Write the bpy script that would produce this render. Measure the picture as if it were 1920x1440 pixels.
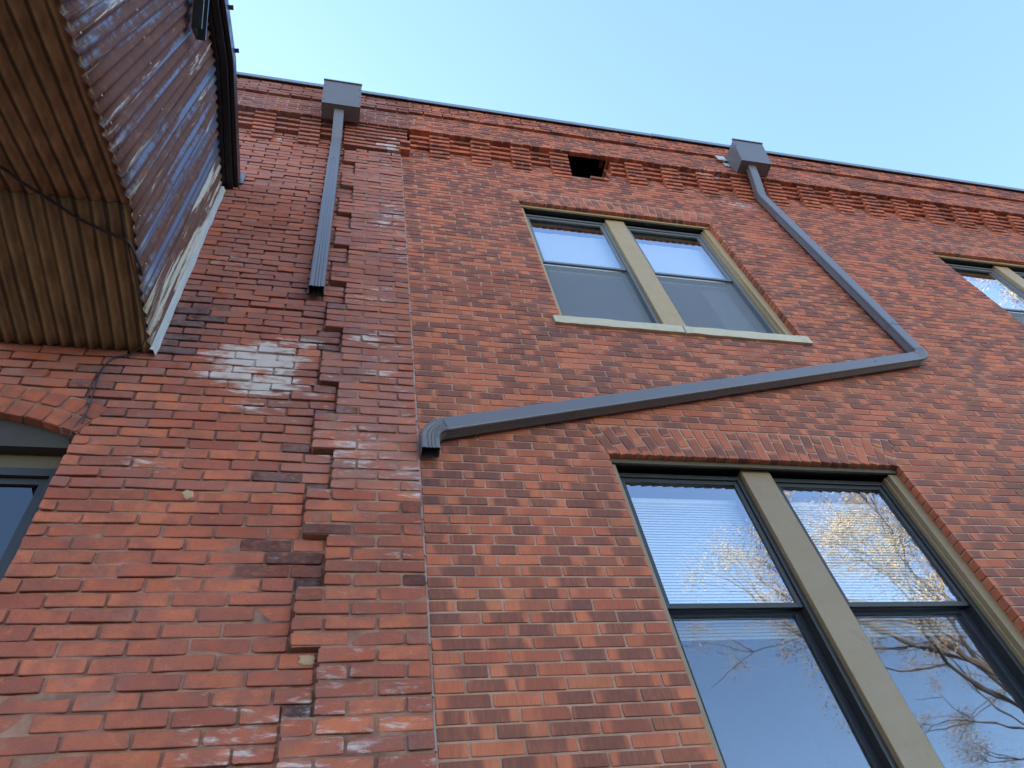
import bpy, math, random
import numpy as np
from mathutils import Vector, Matrix

for o in list(bpy.data.objects):
    bpy.data.objects.remove(o)
SC = bpy.context.scene
COL = SC.collection
R = math.radians

# ------------------------------------------------------------------ camera
CAM = Vector((0.0, -2.7, 1.6))
RX = Vector((0.972618, -0.184423, -0.141433))
DN = Vector((0.061006, 0.789797, -0.610327))
FW = Vector((0.224262, 0.584986, 0.779422))
FPX = 1350.28
cd = bpy.data.cameras.new('camera')
cd.sensor_width = 36.0
cd.sensor_fit = 'HORIZONTAL'
cd.lens = FPX / 1920 * 36
cd.clip_start = 0.05
cd.clip_end = 2000
cam = bpy.data.objects.new('camera', cd)
COL.objects.link(cam)
m3 = Matrix((RX, -DN, -FW)).transposed()
cam.matrix_world = Matrix.Translation(CAM) @ m3.to_4x4()
SC.camera = cam

# ------------------------------------------------------------------ sky and sun
SUN_EL, SUN_AZ = 38.0, -34.0        # azimuth from +Y (behind the wall) towards +X
w = bpy.data.worlds.new('World')
SC.world = w
w.use_nodes = True
wn = w.node_tree.nodes
wl = w.node_tree.links
wn.clear()
sky = wn.new('ShaderNodeTexSky')
sky.sky_type = 'NISHITA'
sky.sun_disc = False
sky.sun_elevation = R(SUN_EL)
sky.sun_rotation = R(SUN_AZ)
sky.altitude = 150
sky.air_density = 1.0
sky.dust_density = 0.3
sky.ozone_density = 2.2
bg = wn.new('ShaderNodeBackground')
bg.inputs['Strength'].default_value = 0.12
wo = wn.new('ShaderNodeOutputWorld')
mt = wn.new('ShaderNodeMix'); mt.data_type = 'RGBA'; mt.blend_type = 'MULTIPLY'; mt.inputs[0].default_value = 1.0
mt.inputs[7].default_value = (.965, .99, .985, 1)
wl.new(sky.outputs[0], mt.inputs[6])
wl.new(mt.outputs[2], bg.inputs['Color'])
wl.new(bg.outputs[0], wo.inputs['Surface'])
ld = bpy.data.lights.new('sun', 'SUN')
ld.energy = 4.0
ld.angle = R(0.53)
ld.color = (1.0, 0.93, 0.82)
sun = bpy.data.objects.new('sun', ld)
COL.objects.link(sun)
sd = Vector((math.sin(R(SUN_AZ)) * math.cos(R(SUN_EL)), math.cos(R(SUN_AZ)) * math.cos(R(SUN_EL)), math.sin(R(SUN_EL))))
sun.rotation_euler = sd.to_track_quat('Z', 'Y').to_euler()
sun.location = (-20, 30, 30)
SC.view_settings.view_transform = 'Standard'
SC.view_settings.look = 'None'
SC.view_settings.exposure = 2.42
SC.view_settings.gamma = 1.0
SC.view_settings.use_curve_mapping = False
SC.cycles.use_denoising = True
SC.cycles.max_bounces = 8
SC.cycles.transparent_max_bounces = 12

# ------------------------------------------------------------------ helpers
rng = random.Random(7)

def vnoise(x, z, s=0):
    """smooth value noise in the wall plane, 0..1"""
    xi, zi = math.floor(x), math.floor(z)
    fx, fz = x - xi, z - zi
    fx = fx * fx * (3 - 2 * fx); fz = fz * fz * (3 - 2 * fz)
    def h(a, b):
        n = (int(a) * 374761393 + int(b) * 668265263 + s * 974711) & 0xffffffff
        n = ((n ^ (n >> 13)) * 1274126177) & 0xffffffff
        return ((n ^ (n >> 16)) & 0xffff) / 65535.0
    return (h(xi, zi) * (1 - fx) + h(xi + 1, zi) * fx) * (1 - fz) + (h(xi, zi + 1) * (1 - fx) + h(xi + 1, zi + 1) * fx) * fz

class MB:
    """collects verts / faces (with per-vertex brick attributes) for one mesh"""
    def __init__(s):
        s.v = []; s.f = []; s.uv = []; s.ra = []; s.st = []
    def add(s, v, f, uv=None, ra=None, st=None):
        b = len(s.v)
        s.v.extend(v)
        s.f.extend([tuple(i + b for i in q) for q in f])
        if uv is not None:
            s.uv.extend(uv); s.ra.extend([ra] * len(v)); s.st.extend([st] * len(v))
    def box(s, x0, x1, y0, y1, z0, z1, M=None):
        v = [(x0, y0, z0), (x1, y0, z0), (x1, y1, z0), (x0, y1, z0), (x0, y0, z1), (x1, y0, z1), (x1, y1, z1), (x0, y1, z1)]
        if M is not None:
            v = [tuple(M @ Vector(p)) for p in v]
        s.add(v, [(0, 3, 2, 1), (4, 5, 6, 7), (0, 1, 5, 4), (1, 2, 6, 5), (2, 3, 7, 6), (3, 0, 4, 7)])
        return s
    def frame(s, x0, x1, z0, z1, bw, y0, y1, bb=None):
        """rectangular frame in the wall plane"""
        bb = bw if bb is None else bb
        s.box(x0, x0 + bw, y0, y1, z0, z1); s.box(x1 - bw, x1, y0, y1, z0, z1)
        s.box(x0 + bw, x1 - bw, y0 + .001, y1, z1 - bw, z1); s.box(x0 + bw, x1 - bw, y0 + .001, y1, z0, z0 + bb)
        return s
    def mesh(s, name):
        me = bpy.data.meshes.new(name)
        me.from_pydata(s.v, [], s.f)
        if s.uv and len(s.uv) == len(s.v):
            n = len(s.v)
            a = me.attributes.new('buv', 'FLOAT_VECTOR', 'POINT')
            a.data.foreach_set('vector', np.array(s.uv, dtype=np.float32).ravel())
            a = me.attributes.new('brk', 'FLOAT_COLOR', 'POINT')
            a.data.foreach_set('color', np.array(s.ra, dtype=np.float32).ravel())
            a = me.attributes.new('stn', 'FLOAT_COLOR', 'POINT')
            a.data.foreach_set('color', np.array(s.st, dtype=np.float32).ravel())
        return me
    def build(s, name, mat, parent=None, smooth=False, bevel=0, loc=None):
        me = s.mesh(name)
        me.materials.append(mat)
        if smooth:
            me.polygons.foreach_set('use_smooth', [True] * len(me.polygons))
        o = bpy.data.objects.new(name, me)
        COL.objects.link(o)
        if parent is not None:
            o.parent = parent
        if loc is not None:
            o.location = loc
        if bevel:
            b = o.modifiers.new('bevel', 'BEVEL'); b.width = bevel; b.segments = 2; b.limit_method = 'ANGLE'
        return o

def empty(name, loc=(0, 0, 0)):
    o = bpy.data.objects.new(name, None)
    o.empty_display_size = .3
    COL.objects.link(o)
    return o

def tag(o, label=None, cat=None, group=None, kind=None):
    if label: o['label'] = label
    if cat: o['category'] = cat
    if group: o['group'] = group
    if kind: o['kind'] = kind
    return o

def project(x, y, z):
    d = Vector((x, y, z)) - CAM
    c = d.dot(FW)
    if c < .05: return None
    return 960 + FPX * d.dot(RX) / c, 720 + FPX * d.dot(DN) / c

# ------------------------------------------------------------------ shader helpers
class NT:
    def __init__(s, name):
        s.m = bpy.data.materials.new(name)
        s.m.use_nodes = True
        s.t = s.m.node_tree
        s.n = s.t.nodes
        s.n.clear()
        s.out = s.n.new('ShaderNodeOutputMaterial')
    def link(s, a, b): s.t.links.new(a, b)
    def put(s, sock, v):
        if hasattr(v, 'is_linked') or hasattr(v, 'node'):
            s.link(v, sock)
        else:
            if isinstance(v, (tuple, list)) and len(v) == 3 and sock.type == 'RGBA': v = (*v, 1)
            sock.default_value = v
    def math(s, op, a, b=0.0, c=0.0, clamp=False):
        n = s.n.new('ShaderNodeMath'); n.operation = op; n.use_clamp = clamp
        s.put(n.inputs[0], a); s.put(n.inputs[1], b); s.put(n.inputs[2], c)
        return n.outputs[0]
    def mix(s, f, a, b, mode='MIX'):
        n = s.n.new('ShaderNodeMix'); n.data_type = 'RGBA'; n.blend_type = mode
        s.put(n.inputs[0], f); s.put(n.inputs[6], a); s.put(n.inputs[7], b)
        return n.outputs[2]
    def sstep(s, v, lo, hi, t0=0.0, t1=1.0):
        n = s.n.new('ShaderNodeMapRange'); n.interpolation_type = 'SMOOTHSTEP'
        s.put(n.inputs[0], v); s.put(n.inputs[1], lo); s.put(n.inputs[2], hi); s.put(n.inputs[3], t0); s.put(n.inputs[4], t1)
        return n.outputs[0]
    def pos(s):
        return s.n.new('ShaderNodeNewGeometry').outputs['Position']
    def scale(s, v, sc, loc=(0, 0, 0)):
        n = s.n.new('ShaderNodeMapping')
        s.link(v, n.inputs[0]); n.inputs['Scale'].default_value = sc; s.put(n.inputs['Location'], loc)
        return n.outputs[0]
    def noise(s, v, sc, det=4, rough=.55, dist=0.0):
        n = s.n.new('ShaderNodeTexNoise')
        s.link(v, n.inputs['Vector']); n.inputs['Scale'].default_value = sc; n.inputs['Detail'].default_value = det
        n.inputs['Roughness'].default_value = rough; n.inputs['Distortion'].default_value = dist
        return n.outputs['Fac']
    def attr(s, name):
        n = s.n.new('ShaderNodeAttribute'); n.attribute_name = name
        return n
    def sep(s, v):
        n = s.n.new('ShaderNodeSeparateXYZ'); s.link(v, n.inputs[0])
        return n.outputs
    def vadd(s, a, b):
        n = s.n.new('ShaderNodeVectorMath'); n.operation = 'ADD'; s.put(n.inputs[0], a); s.put(n.inputs[1], b)
        return n.outputs[0]
    def comb(s, x, y, z):
        n = s.n.new('ShaderNodeCombineXYZ'); s.put(n.inputs[0], x); s.put(n.inputs[1], y); s.put(n.inputs[2], z)
        return n.outputs[0]
    def bump(s, h, strength=.4, dist=.004):
        n = s.n.new('ShaderNodeBump'); n.inputs['Strength'].default_value = strength; n.inputs['Distance'].default_value = dist
        s.put(n.inputs['Height'], h)
        return n.outputs[0]
    def bsdf(s, color, rough=.8, metal=0.0, normal=None, spec=.5):
        b = s.n.new('ShaderNodeBsdfPrincipled')
        s.put(b.inputs['Base Color'], color); s.put(b.inputs['Roughness'], rough); s.put(b.inputs['Metallic'], metal)
        b.inputs['Specular IOR Level'].default_value = spec
        if normal is not None: s.link(normal, b.inputs['Normal'])
        s.link(b.outputs[0], s.out.inputs['Surface'])
        return b

def mat_brick_new():
    """wire-cut red brick with smoky flashed middles and orange ends"""
    t = NT('flashed_red_brick')
    p = t.pos(); a = t.attr('brk'); r = t.sep(a.outputs['Color']); uv = t.sep(t.attr('buv').outputs['Vector']); st = t.sep(t.attr('stn').outputs['Color'])
    base = t.mix(r[0], (.640, .175, .082), (.470, .115, .060))
    base = t.mix(t.math('MULTIPLY', t.sstep(r[1], .80, 1.0), .6), base, (.50, .165, .075))
    base = t.mix(t.math('MULTIPLY', t.sstep(r[2], .86, 1.0), .6), base, (.36, .125, .095))
    off = t.comb(t.math('MULTIPLY', r[0], 37.0), t.math('MULTIPLY', r[1], 19.0), t.math('MULTIPLY', r[2], 53.0))
    q = t.scale(t.vadd(p, off), (1, 1, .38))
    n1 = t.noise(q, 13.0, 3, .5)
    # flash: strongest in the middle of a brick, its reach differs from brick to brick
    u = t.math('ABSOLUTE', t.math('SUBTRACT', t.math('ADD', uv[0], t.math('MULTIPLY', t.math('SUBTRACT', r[1], .5), .55)), .5))
    mid = t.sstep(t.math('ADD', u, t.math('MULTIPLY', t.math('SUBTRACT', n1, .5), .55)), .29, .49, 1.0, 0.0)
    fl = t.math('MULTIPLY', mid, t.sstep(r[2], .04, .58, .08, 1.0))
    fine = t.noise(t.scale(t.vadd(p, off), (1, 1, .22)), 60.0, 4, .6)
    fl = t.math('MULTIPLY', fl, t.sstep(fine, .22, .62, .62, 1.0))
    c = t.mix(t.math('MULTIPLY', fl, .76), base, (.115, .043, .028))
    ends = t.math('MULTIPLY', t.math('SUBTRACT', 1.0, mid), t.sstep(n1, .42, .72))
    c = t.mix(t.math('MULTIPLY', ends, .42), c, (.60, .205, .095))
    c = t.mix(t.sstep(t.noise(t.scale(p, (1, 1, 1.5)), 1.3, 4, .6), .46, .72, 0, .32), c, (.125, .045, .030))
    streak = t.noise(t.scale(t.vadd(p, off), (1, 1, .10)), 170.0, 3, .6)
    c = t.mix(t.sstep(streak, .40, .80, 0.0, .34), c, (.12, .042, .034))
    c = t.mix(t.math('MULTIPLY', t.sstep(t.noise(p, 330, 2), .62, .80), .45), c, (.06, .03, .03))
    e = t.sstep(t.math('ADD', t.noise(t.scale(p, (1, 1, 1.8)), 22, 5, .65), t.math('MULTIPLY', st[0], .55)), .72, .98)
    c = t.mix(t.math('MULTIPLY', e, .85), c, (.62, .52, .50))
    c = t.mix(t.math('MULTIPLY', st[1], t.sstep(t.noise(p, 9, 4), .3, .6)), c, (.035, .026, .026))
    h = t.math('ADD', t.math('MULTIPLY', streak, .6), t.noise(p, 240, 4, .6))
    t.bsdf(c, t.sstep(fl, 0, 1, .86, .70), 0, t.bump(h, .55, .0025), .35)
    return t.m

def mat_brick_old():
    t = NT('weathered_soft_red_brick')
    p = t.pos(); r = t.sep(t.attr('brk').outputs['Color']); uv = t.sep(t.attr('buv').outputs['Vector']); st = t.sep(t.attr('stn').outputs['Color'])
    base = t.mix(r[0], (.620, .172, .082), (.465, .112, .058))
    base = t.mix(t.math('MULTIPLY', t.sstep(r[1], .70, 1.0), .6), base, (.270, .070, .050))
    off = t.comb(t.math('MULTIPLY', r[0], 37.0), t.math('MULTIPLY', r[1], 19.0), t.math('MULTIPLY', r[2], 53.0))
    n1 = t.noise(t.vadd(p, off), 9.0, 4, .6)
    c = t.mix(t.sstep(n1, .36, .66, 0, .62), base, (.255, .066, .042))
    cl = t.noise(p, 2.3, 4, .6)
    c = t.mix(t.sstep(cl, .44, .70, 0, .45), c, (.170, .055, .040))
    n2 = t.noise(t.vadd(p, off), 26.0, 5, .65)
    c = t.mix(t.sstep(n2, .55, .80, 0, .45), c, (.60, .22, .105))
    c = t.mix(t.sstep(t.noise(p, 5.5, 5, .65), .57, .70, 0, .55), c, (.34, .165, .115))
    # pitted dark specks and a grimy bloom on the arrises
    c = t.mix(t.math('MULTIPLY', t.sstep(t.noise(p, 120, 3, .6), .66, .76), .8), c, (.045, .025, .025))
    ev = t.math('ABSOLUTE', t.math('SUBTRACT', uv[1], .5))
    eu = t.math('ABSOLUTE', t.math('SUBTRACT', uv[0], .5))
    ed = t.math('MAXIMUM', t.sstep(ev, .36, .50), t.sstep(eu, .455, .50))
    c = t.mix(t.math('MULTIPLY', ed, t.sstep(t.noise(p, 20, 3), .35, .65, .05, .55)), c, (.17, .085, .075))
    so = t.math('MULTIPLY', st[1], t.sstep(t.noise(t.scale(p, (1, 1, 1.6)), 24, 5, .65), .24, .56, .25, 1.0))
    c = t.mix(t.math('MINIMUM', so, .93), c, (.022, .018, .020))
    # salt bloom, in horizontal smears
    en = t.noise(t.scale(p, (.40, 1, 1.5)), 17, 6, .68, .4)
    e = t.sstep(t.math('ADD', en, t.math('MULTIPLY', st[0], .56)), .74, .94)
    c = t.mix(t.math('MULTIPLY', e, .88), c, (.70, .61, .55))
    haze = t.math('MULTIPLY', st[2], t.sstep(n1, .25, .65))
    c = t.mix(t.math('MULTIPLY', haze, .45), c, (.50, .30, .28))
    h = t.math('ADD', t.math('MULTIPLY', t.noise(p, 30, 5, .7), 2.2), t.noise(p, 190, 3, .6))
    t.bsdf(c, .93, 0, t.bump(h, .8, .004), .15)
    return t.m

def mat_mortar(name, c0, c1, dark, eff):
    t = NT(name)
    p = t.pos()
    n = t.noise(p, 7, 5, .6)
    c = t.mix(t.sstep(n, .35, .65), c0, c1)
    c = t.mix(t.math('MULTIPLY', t.sstep(t.noise(p, 3.1, 4, .6), .45, .68), dark), c, (.075, .050, .045))
    st = t.sep(t.attr('stn').outputs['Color'])
    e = t.sstep(t.math('ADD', t.noise(t.scale(p, (.40, 1, 1.5)), 17, 6, .68, .4), t.math('MULTIPLY', st[0], .43)), .70, .94)
    c = t.mix(t.math('MULTIPLY', e, eff), c, (.60, .54, .51))
    c = t.mix(t.math('MULTIPLY', st[1], .85), c, (.03, .024, .024))
    h = t.math('ADD', t.noise(p, 420, 3, .7), t.noise(p, 60, 3, .7))
    t.bsdf(c, .95, 0, t.bump(h, .9, .004), .2)
    return t.m

def mat_paint(name, col, rough=.5, var=.12, bump=.12, dirt=(.05, .045, .04), dirtk=.25, metal=0.0, sc=6.0, spec=.5, rv=1.0):
    t = NT(name)
    p = t.pos()
    n = t.noise(p, sc, 5, .6)
    d = tuple(x * (1 - var) for x in col)
    c = t.mix(n, col, d)
    c = t.mix(t.math('MULTIPLY', t.sstep(t.noise(p, sc * 3.3, 6, .68), .55, .78), dirtk), c, dirt)
    rr = t.sstep(t.noise(p, 11, 3), .3, .7, max(.05, rough - .08 * rv), rough + .1 * rv)
    t.bsdf(c, rr, metal, t.bump(t.math('ADD', t.noise(p, 90, 3), t.math('MULTIPLY', n, .6)), bump, .003), spec)
    return t.m

def mat_corr_side(name, rust_bias, cream):
    t = NT(name)
    p = t.pos()
    sp = t.scale(p, (1, 2.0, .085))
    n = t.noise(sp, 4.2, 6, .64, .35)
    n2 = t.noise(p, 15, 6, .7)
    galv = t.mix(t.noise(sp, 13, 4), (.105, .112, .160), (.20, .21, .275))
    rust = t.mix(t.noise(p, 26, 5, .7), (.060, .026, .024), (.185, .075, .048))
    rust = t.mix(t.sstep(t.noise(p, 8, 5, .7), .52, .74, 0, .7), rust, (.30, .115, .045))
    m = t.sstep(t.math('ADD', t.math('ADD', n, t.math('MULTIPLY', t.math('SUBTRACT', n2, .5), .35)), rust_bias), .45, .57)
    c = t.mix(m, galv, rust)
    n3 = t.noise(t.scale(t.vadd(p, (3.3, 7.1, 2.0)), (1, 2.2, .13)), 7.0, 6, .7, .4)
    k = t.sstep(t.math('ADD', n3, cream), .56, .63)
    c = t.mix(k, c, t.mix(n2, (.56, .53, .47), (.42, .34, .25)))
    metal = t.math('MULTIPLY', t.math('SUBTRACT', 1.0, t.math('MAXIMUM', m, k)), .55)
    t.bsdf(c, t.sstep(m, 0, 1, .42, .85), metal, t.bump(t.math('ADD', n2, t.noise(p, 80, 4)), .35, .003), .4)
    return t.m

def mat_soffit(name, col, dark):
    t = NT(name)
    p = t.pos()
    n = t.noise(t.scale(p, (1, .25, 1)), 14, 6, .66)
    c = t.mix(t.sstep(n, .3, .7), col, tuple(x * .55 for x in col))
    # shade and grime painted on the rib flank turned from the light
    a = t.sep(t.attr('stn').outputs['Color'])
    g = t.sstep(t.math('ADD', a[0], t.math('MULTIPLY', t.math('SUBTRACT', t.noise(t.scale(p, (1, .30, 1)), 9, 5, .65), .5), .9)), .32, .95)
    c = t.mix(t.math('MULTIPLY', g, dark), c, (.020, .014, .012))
    c = t.mix(t.sstep(t.noise(p, 11, 6, .7), .60, .74, 0, .5), c, (.36, .17, .06))
    t.bsdf(c, .85, .0, t.bump(t.noise(p, 70, 5, .7), .4, .003), .25)
    return t.m

def mat_glass(name, boost, tint=(.97, .98, .98), wave=.018):
    t = NT(name)
    tr = t.n.new('ShaderNodeBsdfTransparent'); tr.inputs[0].default_value = (*tint, 1)
    gl = t.n.new('ShaderNodeBsdfGlossy'); gl.inputs['Roughness'].default_value = 0.012
    gl.inputs['Color'].default_value = (.92, .95, 1, 1)
    p = t.pos()
    t.link(t.bump(t.noise(p, 2.6, 2, .5), wave, .05), gl.inputs['Normal'])
    fr = t.n.new('ShaderNodeFresnel'); fr.inputs[0].default_value = 1.52
    f = t.math('ADD', t.math('MULTIPLY', fr.outputs[0], 1.6), boost, clamp=True)
    bf = t.n.new('ShaderNodeNewGeometry').outputs['Backfacing']
    f = t.math('MULTIPLY', f, t.math('SUBTRACT', 1.0, bf))      # the reflective face is the street side of the pane
    mx = t.n.new('ShaderNodeMixShader')
    t.link(f, mx.inputs[0]); t.link(tr.outputs[0], mx.inputs[1]); t.link(gl.outputs[0], mx.inputs[2])
    t.link(mx.outputs[0], t.out.inputs['Surface'])
    return t.m

def mat_screen(name, op, col):
    t = NT(name)
    tr = t.n.new('ShaderNodeBsdfTransparent')
    df = t.n.new('ShaderNodeBsdfDiffuse'); df.inputs[0].default_value = (*col, 1)
    mx = t.n.new('ShaderNodeMixShader'); mx.inputs[0].default_value = op
    t.link(tr.outputs[0], mx.inputs[1]); t.link(df.outputs[0], mx.inputs[2]); t.link(mx.outputs[0], t.out.inputs['Surface'])
    return t.m

M = dict(
    bn=mat_brick_new(), bo=mat_brick_old(),
    mn=mat_mortar('tan_pink_mortar', (.56, .325, .235), (.43, .24, .17), .28, .5),
    mo=mat_mortar('weathered_old_mortar', (.46, .235, .160), (.32, .145, .098), .6, .9),
    pipe=mat_paint('bronze_grey_enamel', (.158, .138, .138), .32, .05, 0.0, (.14, .13, .125), .04, sc=2, rv=.1),
    pipein=mat_paint('pipe_inside_shade', (.02, .02, .02), .7),
    tan=mat_paint('tan_window_paint', (.45, .295, .145), .50, .14, .2, (.19, .13, .07), .40),
    tanl=mat_paint('taupe_window_paint', (.30, .200, .105), .50, .12, .15, (.12, .09, .05), .35),
    tand2=mat_paint('grey_brown_board', (.050, .038, .029), .7, .25, .15),
    tand=mat_paint('weathered_tan_head', (.115, .080, .043), .6, .25, .15),
    bronze=mat_paint('dark_bronze_aluminium', (.030, .027, .026), .42, .2, .05, (.10, .09, .08), .12),
    greyal=mat_paint('greyed_aluminium', (.185, .180, .185), .40, .2, .05, (.07, .06, .06), .3),
    sill=mat_paint('cream_stone', (.60, .50, .345), .8, .2, .5, (.20, .16, .11), .55, sc=4),
    glass=mat_glass('clear_glass', .27), glass0=mat_glass('plain_dusty_glass', .02, (.62, .66, .70)), glass2=mat_glass('dusty_glass', .34),
    blind=mat_paint('white_blind', (.86, .86, .84), .6, .04, .02, dirtk=.0),
    shade=mat_paint('pale_roller_shade', (.78, .80, .82), .8, .05, .02, dirtk=.0),
    room=mat_paint('room_plaster', (.22, .21, .20), .9, .1, .05, dirtk=0),
    curtain=mat_paint('pale_curtain', (.80, .80, .74), .9, .08, .05, dirtk=0),
    scr=mat_screen('fine_insect_mesh', .48, (.25, .26, .28)), scr2=mat_screen('dark_insect_mesh', .17, (.035, .040, .055)),
    coping=mat_paint('zinc_coping', (.22, .24, .255), .40, .2, .10, (.10, .10, .09), .4, .2),
    blackt=mat_paint('window_head_shade_black', (.012, .012, .014), .35, .2, .05, (.05, .045, .04), .1),
    cream=mat_paint('chalky_cream_flashing', (.55, .55, .54), .7, .2, .2, (.24, .10, .05), .6, sc=9),
    cs0=mat_corr_side('galvanised_rusting_sheet', -.03, -.09), cs1=mat_corr_side('rust_red_sheet', .06, -.015),
    cs2=mat_corr_side('flaking_cream_sheet', .10, .09),
    sf0=mat_soffit('ochre_soffit_sheet', (.50, .36, .185), .84), sf1=mat_soffit('grimy_shaded_soffit_sheet', (.50, .35, .185), .90),
    cable=mat_paint('black_cable_jacket', (.040, .037, .050), .5, .2, .02),
    steel=mat_paint('dull_zinc_screw', (.30, .30, .31), .4, .2, .05, metal=.6),
    caulk=mat_paint('white_mortar_bead', (.42, .33, .30), .9, .25, .4, (.16, .09, .07), .7, sc=14),
    ground=mat_paint('worn_asphalt_lot', (.080, .070, .056), .95, .25, .5, (.05, .043, .035), .5, sc=1.5),
    bark=mat_paint('grey_brown_bark', (.20, .155, .115), .9, .35, .8, (.07, .05, .04), .5, sc=5),
    seed=mat_paint('dry_golden_seed', (.58, .41, .19), .8, .40, .1, (.24, .14, .055), .4, sc=3),
    void=mat_paint('shade_black_void', (.006, .005, .005), .95, .2, 0, dirtk=0, spec=0),
    roof=mat_paint('tar_roof', (.06, .06, .06), .9), stucco=mat_paint('plain_brick_rear', (.30, .12, .09), .9),
    patch=mat_paint('pale_mortar_patch', (.50, .31, .18), .95, .2, .6, dirtk=.2),
)

# ------------------------------------------------------------------ setting: ground
g = MB()
g.add([(-300, -300, 0), (300, -300, 0), (300, 300, 0), (-300, 300, 0)], [(0, 1, 2, 3)])
tag(g.build('ground', M['ground']), kind='structure')

# ------------------------------------------------------------------ brick geometry
def brick_geo(w, h, dep, r, cham, jit, rc):
    """front at y=0, body behind it; rounded worn corners and an uneven outline"""
    hw, hh = w / 2, h / 2
    def j(): return r.uniform(-jit, jit)
    cs = [min(rc * (r.uniform(.4, 1.5) if r.random() > .06 else r.uniform(1.6, 2.6)), hh * .55, hw * .4) for _ in range(4)]
    O = []
    for k, (sx, sz) in enumerate(((-1, -1), (1, -1), (1, 1), (-1, 1))):
        c = cs[k]; jx, jz = j() * .6, j() * .6
        a = (sx * hw + jx, sz * (hh - c) + jz); b = (sx * (hw - c * 1.4) + jx, sz * hh + jz)
        O += [a, b] if k in (0, 2) else [b, a]
    t1, t2 = r.uniform(-jit, jit) * .7, r.uniform(-jit, jit) * .5
    I = [(x - math.copysign(min(cham, abs(x)), x), z - math.copysign(min(cham, abs(z)), z)) for x, z in O]
    v = [(x, t1 * x / hw + t2 * z / hh, z) for x, z in I]
    v += [(x, cham * .9 + t1 * x / hw + t2 * z / hh, z) for x, z in O]
    v += [(x, dep, z) for x, z in O]
    f = [tuple(range(8))]
    for i in range(8):
        k = (i + 1) % 8
        f.append((8 + i, 8 + k, k, i)); f.append((16 + i, 16 + k, 8 + k, 8 + i))
    uv = [(x / w + .5, z / h + .5, 0) for x, y, z in v]
    return v, f, uv

def screen_area(b):
    q = [project(b['x'] + sx * b['w'] / 2, -b['p'], b['z'] + sz * b['h'] / 2) for sx, sz in ((-1, -1), (1, -1), (1, 1), (-1, 1))]
    if any(k is None for k in q): return 0
    cx = sum(k[0] for k in q) / 4; cy = sum(k[1] for k in q) / 4
    if not (0 <= cx <= 1920 and 0 <= cy <= 1440): return 0
    a = 0
    for i in range(4):
        x1, y1 = q[i]; x2, y2 = q[(i + 1) % 4]; a += x1 * y2 - x2 * y1
    return abs(a) / 2

def rows_fill(z0, z1, ch, L, jt, blocked, x0, x1, p, phase, headers=0.0, gap_h=None):
    """running-bond bricks between x0(z) and x1(z) minus blocked(z) intervals"""
    out = []
    n = int(round((z1 - z0) / ch))
    gh = gap_h if gap_h is not None else jt
    for i in range(n):
        za = z0 + i * ch; zc = za + ch / 2
        a = x0(zc) if callable(x0) else x0
        b = x1(zc) if callable(x1) else x1
        iv = [(a, b)]
        for (c, d) in blocked(zc):
            nv = []
            for (s, e) in iv:
                if d <= s or c >= e: nv.append((s, e))
                else:
                    if c > s: nv.append((s, c))
                    if d < e: nv.append((d, e))
            iv = nv
        for (s, e) in iv:
            if e - s < .03: continue
            off = phase + (i % 2) * .5
            k = math.floor((s - off * L) / L)
            cuts = [s]
            x = (k + 1 + off) * L - (0 if off < 1 else L)
            x = off * L + math.ceil((s - off * L) / L + 1e-6) * L
            while x < e - 1e-6:
                if x - cuts[-1] > .045 and e - x > .045:
                    cuts.append(x + rng.uniform(-.006, .006))
                x += L
            cuts.append(e)
            for q in range(len(cuts) - 1):
                ca, cb = cuts[q], cuts[q + 1]
                ja = 0 if q == 0 else jt / 2
                jb = 0 if q == len(cuts) - 2 else jt / 2
                out.append(dict(x=(ca + ja + cb - jb) / 2, w=(cb - jb) - (ca + ja), z=zc, h=ch - gh, p=p))
    return out

def emit_bricks(bricks, parent, mat, stain, cham, jit, rc, dep, top=300, name='brick', wob=.004):
    """the bricks that show largest become objects of their own, the rest one joined part"""
    for b in bricks:
        b['a'] = screen_area(b)
    order = sorted(range(len(bricks)), key=lambda i: -bricks[i]['a'])
    big = set(i for i in order[:top] if bricks[i]['a'] > 0)
    rest = MB()
    for i, b in enumerate(bricks):
        r = random.Random(i * 7919 + int(b['x'] * 1000) * 13 + int(b['z'] * 1000))
        v, f, uv = brick_geo(b['w'] * r.uniform(.992, 1.0), b['h'] * r.uniform(.95, 1.03), b.get('dep', dep), r, cham, jit, rc)
        ra = (r.random(), r.random(), r.random(), 1.0)
        st = (*stain(b['x'], b['z'], r), 1.0)
        p = b['p'] + r.uniform(-wob, wob)
        rot = b.get('rot', 0.0) + r.uniform(-.004, .004)
        cz, sz = math.cos(rot), math.sin(rot)
        v = [(x * cz - z * sz, y, x * sz + z * cz) for x, y, z in v]
        if i in big:
            mb = MB(); mb.add(v, f, uv, ra, st)
            if mat is M['bo']: mb.st = [(eff_at(q[0] + b['x'], q[2] + b['z']), st[1], st[2], 1.0) for q in mb.v]
            mb.build(name, mat, parent, loc=(b['x'], -p, b['z']))
        else:
            rest.add([(x + b['x'], y - p, z + b['z']) for x, y, z in v], f, uv, ra, st)
    if rest.v:
        rest.st = [(eff_at(v[0], v[2]), q[1], q[2], 1.0) for v, q in zip(rest.v, rest.st)] if mat is M['bo'] else rest.st
        tag(rest.build('brickwork', mat, parent), kind='stuff')

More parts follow.
